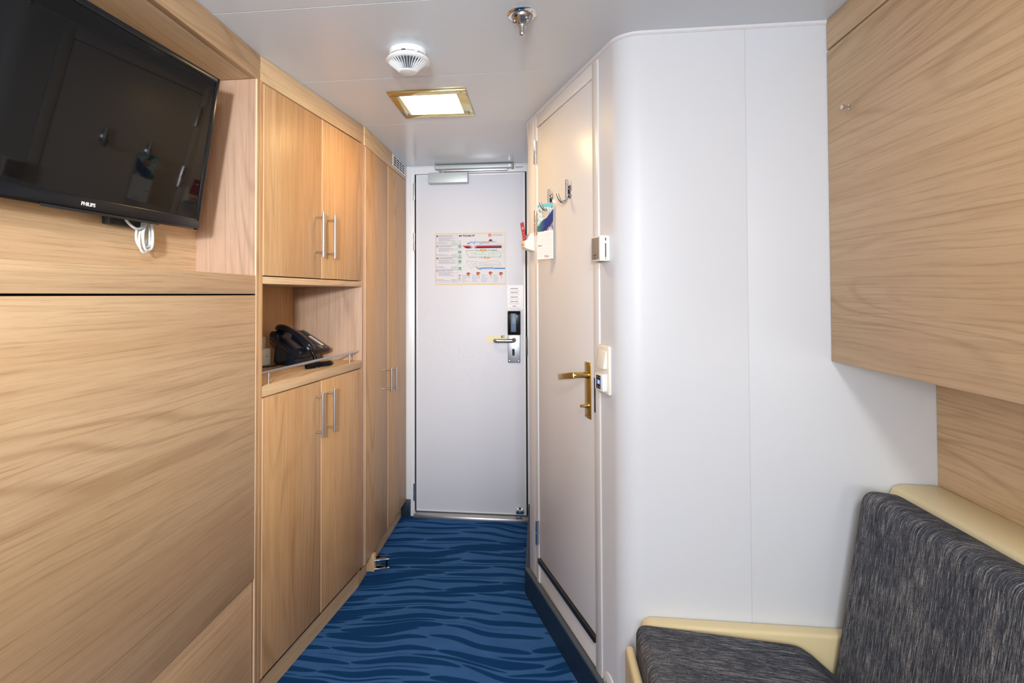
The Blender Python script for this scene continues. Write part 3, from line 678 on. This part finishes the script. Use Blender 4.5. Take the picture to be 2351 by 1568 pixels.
for y in (1.6340, 1.6532): link('edge_band', box(-.004, .0013, y-.0006, y+.0008, 0, 2.0145), OAKE, tu, 'z')
link('ledge_rail', box(-.02, 0, Y0, 1.632, 1.328, 1.3865, bev=.001), OAK, tu, 'y')
link('fold_down_panel', box(-.02, .0005, Y0, 1.630, .436, 1.3235, bev=.001), OAK, tu, 'y')
link('lower_panel', box(-.026, -.004, Y0, 1.627, .0, .431, bev=.001), OAK, tu, 'y')
link('gap_backing', box(-.035, -.022, Y0, 1.634, .0, 1.36), GAP, tu); link('gap_backing', box(-.03, -.0012, 1.6322, 1.6333, .436, 1.3285), GAP, tu)

# ------------------------------------------------------------------ middle cabinet (local: face x=0, y along the face)
m_ang = math.atan2(-.094, .761)
MC = Matrix.Translation((-.889, 1.656, 0)) @ Matrix.Rotation(m_ang, 4, 'Z')
mc = empty('tall_cabinet', mtx=MC.copy()); tag(mc, 'oak cabinet with phone shelf between upper and lower doors', 'cabinet')
LY = .762
link('fascia', box(-.02, .0005, .0, LY+.0, 2.0185, 2.099, bev=.001), OAK, mc, 'y')
link('side_panel', box(-.37, 0, .0, .0165, .095, 2.0185, bev=.0008), OAKV, mc, 'z')
link('side_panel', box(-.37, 0, .750, .766, .095, 2.0185, bev=.0008), OAKP, mc, 'z')
def bar_handle(y, zc, L, off=.032, half=None, r=.006):
    bm = bmesh.new(); half = half or L*.39
    rod(bm, (off, y, zc-L/2), (off, y, zc+L/2), r, 16)
    for s in (-1, 1): rod(bm, (0, y, zc+s*half), (off, y, zc+s*half), .0042, 12)
    return bm
def cupdoor(parent, y0, y1, z0, z1, m, hy, hz, L):
    d = link('door', box(-.019, .0005, y0, y1, z0, z1, bev=.0012), m, parent, 'z')
    h = link('handle', bar_handle(hy, hz, L), STEEL, d)
    link('edge_band', box(-.019, .0012, y0-.0012, y0+.0012, z0, z1), OAKE, d, 'z'); return d
cupdoor(mc, .0185, .3885, 1.388, 2.0135, OAKV, .347, 1.555, .172)
cupdoor(mc, .3915, .7485, 1.388, 2.0135, OAKV, .438, 1.555, .172)
cupdoor(mc, .0185, .3885, .098, .990, OAKV, .347, .868, .172)
cupdoor(mc, .3915, .7485, .098, .990, OAKV, .438, .868, .172)
link('upper_rail', box(-.34, 0, .0165, .750, 1.361, 1.3845, bev=.001), OAK, mc, 'y')
link('shelf', box(-.35, 0, .0165, .750, .994, 1.0275, bev=.001), OAK, mc, 'y')
link('niche_back', box(-.37, -.35, .0165, .750, .994, 1.385), OAKV, mc, 'z')
link('gap_backing', box(-.06, -.0205, .0165, .750, .05, 2.015) if False else box(-.024, -.0205, .0165, .750, 1.3845, 2.03), GAP, mc)
link('gap_backing', box(-.024, -.0205, .0165, .750, .07, .996), GAP, mc)
link('plinth', box(-.045, -.023, .0, .766, 0, .097), OAK, mc, 'y')
rl = link('guard_rail', rod(bmesh.new(), (-.012, .0165, 1.070), (-.012, .728, 1.070), .005, 14), STEEL, mc)
for y in (.068, .652): link('rail_post', rod(bmesh.new(), (-.012, y, 1.0275), (-.012, y, 1.066), .0035, 12), STEEL, rl)

# ------------------------------------------------------------------ wardrobe
wd = empty('wardrobe', (-.79, 2.418, 0)); tag(wd, 'narrow oak two-door wardrobe beside the entrance door', 'wardrobe')
link('side_panel', box(-.024, -.0005, .0, .0085, .096, 2.012, bev=.0006), OAKP, wd, 'z')
fa = link('fascia', box(-.02, .0005, .0, .781, 2.013, 2.099, bev=.001), OAK, wd, 'y')
cupdoor(wd, .010, .3835, .098, 2.0095, OAKV, .345, .885, .125)
cupdoor(wd, .3865, .768, .098, 2.0095, OAKV, .442, .877, .125)
link('side_panel', box(-.06, 0, .769, .781, .096, 2.012, bev=.0006), OAKV, wd, 'z')
link('gap_backing', box(-.024, -.0205, .008, .77, .07, 2.03), GAP, wd)
link('plinth', box(-.045, -.029, .0, .781, 0, .097), OAK, wd, 'y')
vg = empty('vent_grille', (-.7895, 2.418, 0)); tag(vg, 'small white slotted vent grille at top of the wardrobe', 'vent')
bm = bmesh.new(); bx(bm, .0005, .003, .478, .755, 2.031, 2.097)
for b_ in (): pass
link('plate', bm, TRIMW, vg)
for c_ in range(4):
    for r_ in range(4):
        y = .498+c_*.062; z = 2.040+r_*.0132
        link('slot', prism(bmesh.new(), [(y, z), (y+.046, z), (y+.050, z+.0035), (y+.046, z+.007), (y, z+.007), (y-.004, z+.0035)], 'x', .0028, .0034), PORT, vg, smooth=0)
# magnetic door-holder bracket at the wardrobe foot
dh = empty('door_holder', (-.790, 2.545, 0)); tag(dh, 'chrome V-shaped door holder on a wood block at the wardrobe foot', 'door holder')
link('block', box(-.028, .012, -.014, .014, .012, .092, bev=.003, seg=2), OAK, dh, 'z')
for z in (.026, .066):
    prism(bm := bmesh.new(), [(.012, -.020), (.078, .0), (.080, .006), (.076, .011), (.012, .030)], 'z', z, z+.003, bev=.001)
    link('plate', bm, CHROME, dh)
link('pin', rod(bmesh.new(), (.066, .006, .026), (.066, .006, .068), .0045, 12), BLACK, dh)

# ------------------------------------------------------------------ television
A = Vector((-.907, 1.465, 1.947)); ty, tt = math.radians(4.43), math.radians(9.09)
TX = Vector((math.cos(ty)*math.cos(tt), -math.sin(ty)*math.cos(tt), -math.sin(tt)))      # screen normal
TYv = Vector((math.sin(ty), math.cos(ty), 0)); TZ = TX.cross(TYv)
TVW, TVH = .739, .441
org = A - TYv*TVW/2 - TZ*TVH
TM = Matrix((TX, TYv, TZ)).transposed().to_4x4(); TM.translation = org
tv = empty('television', mtx=TM); tag(tv, 'black flat screen television tilted down in the oak niche', 'television')
def rrect(w, h, r, cx=0, cz=0, n=5):
    P = []
    for qx, qz, s in ((1, 1, 0), (-1, 1, 1), (-1, -1, 2), (1, -1, 3)):
        for i in range(n): a = (s+i/(n-1))*math.pi/2; P.append((cx+qx*(w/2-r)+r*math.cos(a), cz+qz*(h/2-r)+r*math.sin(a)))
    return P
# bezel ring with a slightly deeper chin
bm = bmesh.new()
bx(bm, -.030, 0, -TVW/2, -TVW/2+.016, .0, TVH, bev=.003); bx(bm, -.030, 0, TVW/2-.016, TVW/2, .0, TVH, bev=.003)
bx(bm, -.030, 0, -TVW/2+.01, TVW/2-.01, TVH-.016, TVH, bev=.003)
prism(bm, [(-.030, .0), (-.004, .0), (.001, .006), (.002, .018), (-.001, .032), (-.006, .034), (-.030, .034)], 'y', -TVW/2, TVW/2, bev=.0015)
link('bezel', bm, BLACK, tv)
link('screen', box(-.012, -.003, -TVW/2+.014, TVW/2-.014, .031, TVH-.014), SCREEN, tv, smooth=0)
link('rear_housing', prism(bmesh.new(), [(-.028, .004), (-.028, TVH-.004), (-.036, TVH-.01), (-.058, TVH-.09), (-.062, .05), (-.045, .008)], 'y', -TVW/2+.02, TVW/2-.02, bev=.004), BLACKM, tv)
textobj('logo', 'PHILIPS', .0112, LOGOW, tv, Matrix.Translation((.0022, .006, .0135)) @ sheet, bold=.00035, depth=.0003)
link('chin_accent', box(-.002, .0008, -.10, .22, -.003, .003, bev=.001), BLACKM, tv)
# wall bracket of the TV
bk = empty('tv_bracket', (-1.09, 1.27, 0)); tag(bk, 'black swivel bracket plate behind the television', 'bracket')
link('wall_plate', box(-.008, .008, -.05, .09, 1.53, 1.80, bev=.003), BLACKM, bk)
link('lower_arm', box(.006, .030, -.030, .085, 1.503, 1.56, bev=.004), BLACKM, bk)
# looped cable
cb = empty('looped_cable', (-1.06, 1.36, 1.5)); tag(cb, 'white cable bundled in a loop hanging below the television', 'cable')
bm = bmesh.new()
for i, (dy, dz, dx) in enumerate(((0, 0, 0), (.006, .006, .008), (-.005, .012, -.006), (.010, .016, .004))):
    tube(bm, [(dx, -.012+dy*.3, .055), (dx, -.010+dy*.5, .018), (dx+.002, -.021+dy*.7, -.016+dz), (dx+.004, -.023+dy*.7, -.042+dz), (dx+.004, -.010+dy*.3, -.060+dz), (dx+.003, .010+dy*.7, -.052+dz), (dx, .019+dy*.6, -.018+dz), (dx-.002, .018+dy*.4, .016), (dx-.004, .012, .055)], .0032, 8, 6)
link('loop', bm, CABLE, cb)
link('lead', tube(bmesh.new(), [(.01, -.100, .060), (.01, -.082, .022), (.012, -.060, .004), (.012, -.038, .0), (.010, -.012, .012), (.006, .004, .03)], .0034, 8, 6), CABLE, cb)

# ------------------------------------------------------------------ telephone on the shelf
PM = MC @ Matrix.Translation((-.199, .581, 1.0275)) @ Matrix.Rotation(math.radians(-10), 4, 'Z')
ph = empty('desk_telephone', mtx=PM); tag(ph, 'black corded desk telephone on the cabinet shelf', 'telephone')
def yprism(pts, a, b, **k): return prism(bmesh.new(), pts, 'y', a, b, **k)
th0 = math.radians(27); sl = Vector((math.cos(th0), 0, -math.sin(th0))); nn = Vector((math.sin(th0), 0, math.cos(th0)))
pc = Vector((0, 0, .099))                       # centre of the sloping face
def F(a, b): q = pc + sl*a + nn*b; return (q.x, q.z)     # a down the slope, b out of it
link('body', yprism([F(-.088, .0), F(.080, .0), F(.086, -.006), F(.084, -.020), F(.070, -.030), F(-.080, -.030), F(-.090, -.022), F(-.091, -.006)], -.006, .098, bev=.004, seg=3), NAVYP, ph)
link('cradle', yprism([F(-.092, .004), F(-.060, .006), F(-.045, -.010), F(.045, -.010), F(.060, .006), F(.084, .002), F(.088, -.012), F(.078, -.034), F(-.085, -.034), F(-.096, -.014)], -.098, -.007, bev=.004, seg=3), NAVYP, ph)
link('foot', yprism([(-.070, .0), (.030, .0), (.038, .005), F(.040, -.028), F(-.070, -.028), (-.085, .012)], -.080, .080, bev=.004, seg=2), NAVYP, ph)
c0 = pc + Vector((0, -.052, 0)) + nn*.012
b = bmesh.new(); hs = []
sec = [(-.106, .012, .012), (-.100, .021, .022), (-.082, .026, .026), (-.062, .024, .020), (-.032, .019, .0145), (.0, .018, .0135), (.032, .019, .0145), (.062, .024, .020), (.082, .026, .026), (.100, .022, .022), (.106, .012, .012)]
for t, wy, th in sec:
    arch = .020*(1-(t/.106)**2)
    ctr = c0 + sl*t + nn*(arch + .004 - (th-.0135)*.35)
    hs.append([b.verts.new(ctr + Vector((0, 1, 0))*wy*math.cos(a) + nn*th*.7*math.sin(a)) for a in [2*math.pi*i/16 for i in range(16)]])
for P, Q in zip(hs, hs[1:]):
    for i in range(16): b.faces.new((P[i], P[(i+1) % 16], Q[(i+1) % 16], Q[i]))
b.faces.new(hs[0][::-1]); b.faces.new(hs[-1])
link('handset', b, NAVYP, ph, smooth=60)
FC = Matrix((sl, Vector((0, 1, 0)), nn)).transposed().to_4x4(); FC.translation = pc
if FC.determinant() < 0: raise ValueError('face frame')
def face_part(name, x0, x1, y0, y1, m, h=.003):
    o = link(name, box(x0, x1, y0, y1, -.001, h, bev=.0008, seg=1), m, ph); o.matrix_local = FC; return o
LCD = mat('lcd_grey', (.05, .055, .05, 1), .2); YEL = mat('yellow_key', srgb(150, 145, 50), .5)
face_part('display', -.078, -.044, .008, .062, LCD, .0015)
for r_ in range(4):
    for c_ in range(3): face_part('key', -.024+r_*.015, -.013+r_*.015, .010+c_*.016, .022+c_*.016, KEYG, .0026)
face_part('label_strip', -.030, .052, .072, .086, PAPER, .0014)
for r_ in range(3): face_part('key', -.078+r_*.015, -.068+r_*.015, .074, .086, KEYG, .0026)
for r_ in range(2): face_part('key', .054+r_*.010, .061+r_*.010, .044+r_*.004, .060, YEL, .0022)
for r_ in range(3): face_part('key', .052, .061, .010+r_*.012, .019+r_*.012, KEYG, .0026)
bm = bmesh.new()
# coiled cord: a helix along a lazy curve on the shelf
path = smoothpath([(.096, -.052, .062), (.112, -.050, .035), (.118, -.058, .016), (.126, -.095, .0095), (.138, -.130, .0095), (.150, -.108, .0095), (.155, -.045, .0095), (.152, .002, .0095), (.136, .012, .0098), (.126, -.030, .0098), (.120, -.07, .0098), (.104, -.10, .0095)], 40)
hel = []; L = 0
for i in range(len(path)-1):
    t = (path[i+1]-path[i]); L += t.length; t.normalize(); u = t.cross(Vector((.2, .1, 1))).normalized(); w = t.cross(u)
    a = L/.0042*2*math.pi; hel.append(path[i]+(u*math.cos(a)+w*math.sin(a))*.0072)
dense = []
tube(bm, hel, .0019, 5, 2, True)
link('coiled_cord', bm, BLACK, ph, smooth=60)
link('line_cord', tube(bmesh.new(), [(-.06, -.04, .008), (-.05, -.10, .004), (-.04, -.14, .004), (-.07, -.16, .004), (-.09, -.15, .03)], .0028, 8), BLACKM, ph)

# sockets on the niche back
so = empty('power_socket', mtx=MC @ Matrix.Translation((-.350, .484, 1.078))); tag(so, 'ivory round power socket on the phone shelf back panel', 'socket')
link('plate', box(0, .010, -.040, .044, -.015, .068, bev=.004, seg=3), IVORY, so)
link('well', lathe(bmesh.new(), [(.022, .0), (.022, .0115), (.0195, .0118), (.0185, .0105), (0, .0105)], 28, along((0, .004, .026), (1, 0, 0))), IVORY, so)
bm = bmesh.new(); bx(bm, .0104, .0112, -.012, .020, .024, .028); link('contact_slot', bm, PORT, so)
jb = empty('phone_jack_box', mtx=MC @ Matrix.Translation((-.350, .478, 1.0275))); tag(jb, 'ivory phone jack box standing below the power socket', 'jack box')
link('cover', box(0, .045, -.055, .035, 0.0005, .072, bev=.006, seg=3), IVORY, jb)
link('screw_hole', lathe(bmesh.new(), [(0, .0006), (.0025, .0004), (.0025, -.001)], 10, along((.045, .004, .04), (1, 0, 0))), PORT, jb)

# ------------------------------------------------------------------ ceiling fittings
sd = empty('smoke_detector', (-.410, 1.690, ZT)); tag(sd, 'white round smoke detector with radial fins on the ceiling', 'smoke detector')
link('base', lathe(bmesh.new(), [(0, 0), (.060, 0), (.060, -.006), (.058, -.014), (.060, -.018)], 48), WPLAS, sd)
link('ring', lathe(bmesh.new(), [(.058, -.018), (.064, -.022), (.0695, -.0295), (.0695, -.0325), (.0645, -.0365), (.060, -.0370), (.058, -.034), (.0, -.034)], 48), WPLAS, sd)
link('core', lathe(bmesh.new(), [(.046, -.034), (.036, -.045), (.022, -.060), (0, -.060)], 32), mat('detector_core', (.06, .07, .09, 1), .5), sd)
fin = None
for i in range(36):
    if fin is None:
        fin = link('fin', prism(bmesh.new(), [(.058, -.0360), (.0632, -.0360), (.0275, -.0655), (.024, -.0640), (.034, -.050)], 'y', -.0007, .0007), WPLAS, sd, smooth=0)
    else:
        q = fin.copy(); COL.objects.link(q); q.parent = sd; q.rotation_euler = (0, 0, 2*math.pi*i/36)
link('cap', lathe(bmesh.new(), [(.023, -.060), (.0265, -.063), (.0265, -.0655), (.022, -.0675), (.015, -.0678), (.0145, -.0672), (.013, -.0678), (0, -.0685)], 36), WPLAS, sd)
link('indicator', box(-.006, .006, -.0615, -.0585, -.0205, -.0165), PORT, sd)
link('thumb_notch', box(.033, .047, -.0585, -.050, -.026, -.0175, bev=.002), mat('notch_shade', (.6, .62, .66, 1), .5), sd)

sp = empty('sprinkler', (-.0405, 1.500, ZT)); tag(sp, 'chrome ceiling sprinkler nozzle with round flange', 'sprinkler')
link('flange', lathe(bmesh.new(), [(0, 0), (.0425, 0), (.0425, -.0015), (.040, -.0035), (.034, -.0055), (.030, -.0060), (.029, -.0045), (.0, -.0045)], 40), CHROME, sp)
link('dome', lathe(bmesh.new(), [(.0290, -.004), (.0285, -.010), (.0245, -.0155), (.0170, -.0245), (.0130, -.0290), (.0120, -.031)], 32), SATIN if False else mat('nozzle_steel', (.42, .44, .47, 1), .22, 1), sp)
nz = link('nozzle', lathe(bmesh.new(), [(.0115, -.029), (.0125, -.032), (.0115, -.036), (.0090, -.037), (.0095, -.040), (.0095, -.043), (.0082, -.044), (.0090, -.0465), (.0090, -.0495), (.0078, -.0505), (.0086, -.0525), (.0086, -.0560), (.0072, -.0585), (.003, -.0605), (0, -.0605)], 24), STEEL, sp)
for i in range(3):
    a = math.radians(-50+120*i)
    link('jet', lathe(bmesh.new(), [(.006, 0), (.006, .004), (.0045, .005), (.002, .003), (0, .003)], 14, along((.0205*math.cos(a), .0205*math.sin(a), -.0195), (math.cos(a), math.sin(a), -1.1))), CHROME, sp)
for i in range(6):
    a = math.radians(20+60*i)
    link('screw', lathe(bmesh.new(), [(0, -.002), (.0022, -.0015), (.003, 0)], 10, Matrix.Translation((.0352*math.cos(a), .0352*math.sin(a), -.0047))), STEEL, sp)

cl = empty('ceiling_light', (-.420, 2.162, ZT)); tag(cl, 'square brass-framed ceiling light glowing warm white', 'ceiling light')
bm = bmesh.new(); fo, fi = .152, .111
for a in ((-fo, fo, -fo, -fi), (-fo, fo, fi, fo)): bx(bm, *a, -.008, -.0005, bev=.002)
for a in ((-fo, -fi, -fi-.001, fi+.001), (fi, fo, -fi-.001, fi+.001)): bx(bm, *a, -.008, -.0005, bev=.002)
link('frame', bm, BRASS, cl)
link('diffuser', box(-.112, .112, -.112, .112, -.0045, -.001), LAMP, cl, smooth=0)
for sx in (-1, 1):
    for sy in (-1, 1): link('screw', lathe(bmesh.new(), [(0, -.002), (.003, -.0018), (.004, 0)], 12, Matrix.Translation((sx*.131, sy*.126, -.0079))), DBRASS, cl)

# ------------------------------------------------------------------ folded upper berth on the right
be = empty('upper_berth', (.816, 0, 0)); tag(be, 'folded oak upper berth hanging above the sofa', 'berth')
link('panel', box(0, .24, Y0, 1.636, 1.134, 2.008, bev=.0015), OAK, be, 'y')
hd = link('header', box(0, .24, Y0, 1.636, 2.0135, 2.099, bev=.002), OAK, be, 'y')
link('gap_backing', box(.012, .23, Y0, 1.63, 1.99, 2.03), GAP, be)
kb = bmesh.new()
lathe(kb, [(.0055, 0), (.0055, .002), (.0032, .003), (.0032, .012), (.006, .013), (.0068, .016), (.0060, .019), (0, .020)], 18, along((0, 1.528, 1.815), (-1, 0, 0)))
link('knob', kb, CHROME, be)
for y, z in ((1.585, 2.028), (1.53, 2.075), (1.47, 2.090)): link('screw', lathe(bmesh.new(), [(0, .0006), (.0022, .0004), (.0026, 0)], 10, along((0, y, z), (-1, 0, 0))), STEEL, be)

# ------------------------------------------------------------------ sofa
sf = empty('sofa', (.6, .75, 0)); tag(sf, 'charcoal upholstered sofa with cream moulded frame against the end wall', 'sofa')
ox, oy = -.6, -.75                        # world -> sofa local
SY0 = -.35
def sprism(name, pts, y0, y1, m, bev, seg=4, smooth=60):
    return link(name, prism(bmesh.new(), [(x+ox, z) for x, z in pts], 'y', y0+oy, y1+oy, bev=bev, seg=seg), m, sf, smooth=smooth)
def roundrect_y(name, x0, x1, z0, z1, y0, y1, m, r):
    return link(name, box(x0+ox, x1+ox, y0+oy, y1+oy, z0, z1, bev=r, seg=4), m, sf, smooth=60)
# end board along the white wall
sprism('end_board', [(.284, .10), (.284, .360), (.292, .385), (.312, .397), (1.08, .397), (1.08, .10)], 1.592, 1.637, CREAM, .009)
# front rail
sprism('front_rail', [(.236, .10), (.236, .328), (.242, .338), (.256, .338), (.262, .328), (.262, .10)], SY0, 1.588, CREAM, .006)
link('base_box', box(.262+ox, 1.07+ox, SY0+oy, 1.588+oy, .06, .24), CREAM, sf)
# seat cushion: dips towards the back
bm = bmesh.new()
def cushion(name, pts, y0, y1, r):
    b = prism(bmesh.new(), [(x+ox, z) for x, z in pts], 'y', y0+oy, y1+oy)
    ed = [e for e in b.edges]
    bmesh.ops.bevel(b, geom=ed, offset=r, segments=6, affect='EDGES', profile=.55)
    return link(name, b, FAB, sf, smooth=70)
cushion('seat_cushion', [(.262, .270), (.262, .413), (.695, .383), (.835, .262), (.835, .235)], SY0, 1.586, .034)
cushion('back_cushion', [(.757, .245), (.846, .810), (.952, .796), (.86, .225)], SY0, 1.572, .036)
# back shell
sprism('back_shell', [(.862, .225), (.950, .770), (.962, .795), (.985, .802), (1.083, .800), (1.083, .10), (.9, .10)], SY0, 1.632, CREAM, .010)
for y in (1.50, SY0+.1):
    for x in (.30, 1.02): link('leg', box(x+ox-.02, x+ox+.02, y+oy-.02, y+oy+.02, 0, .0605, bev=.003), NAVY, sf)
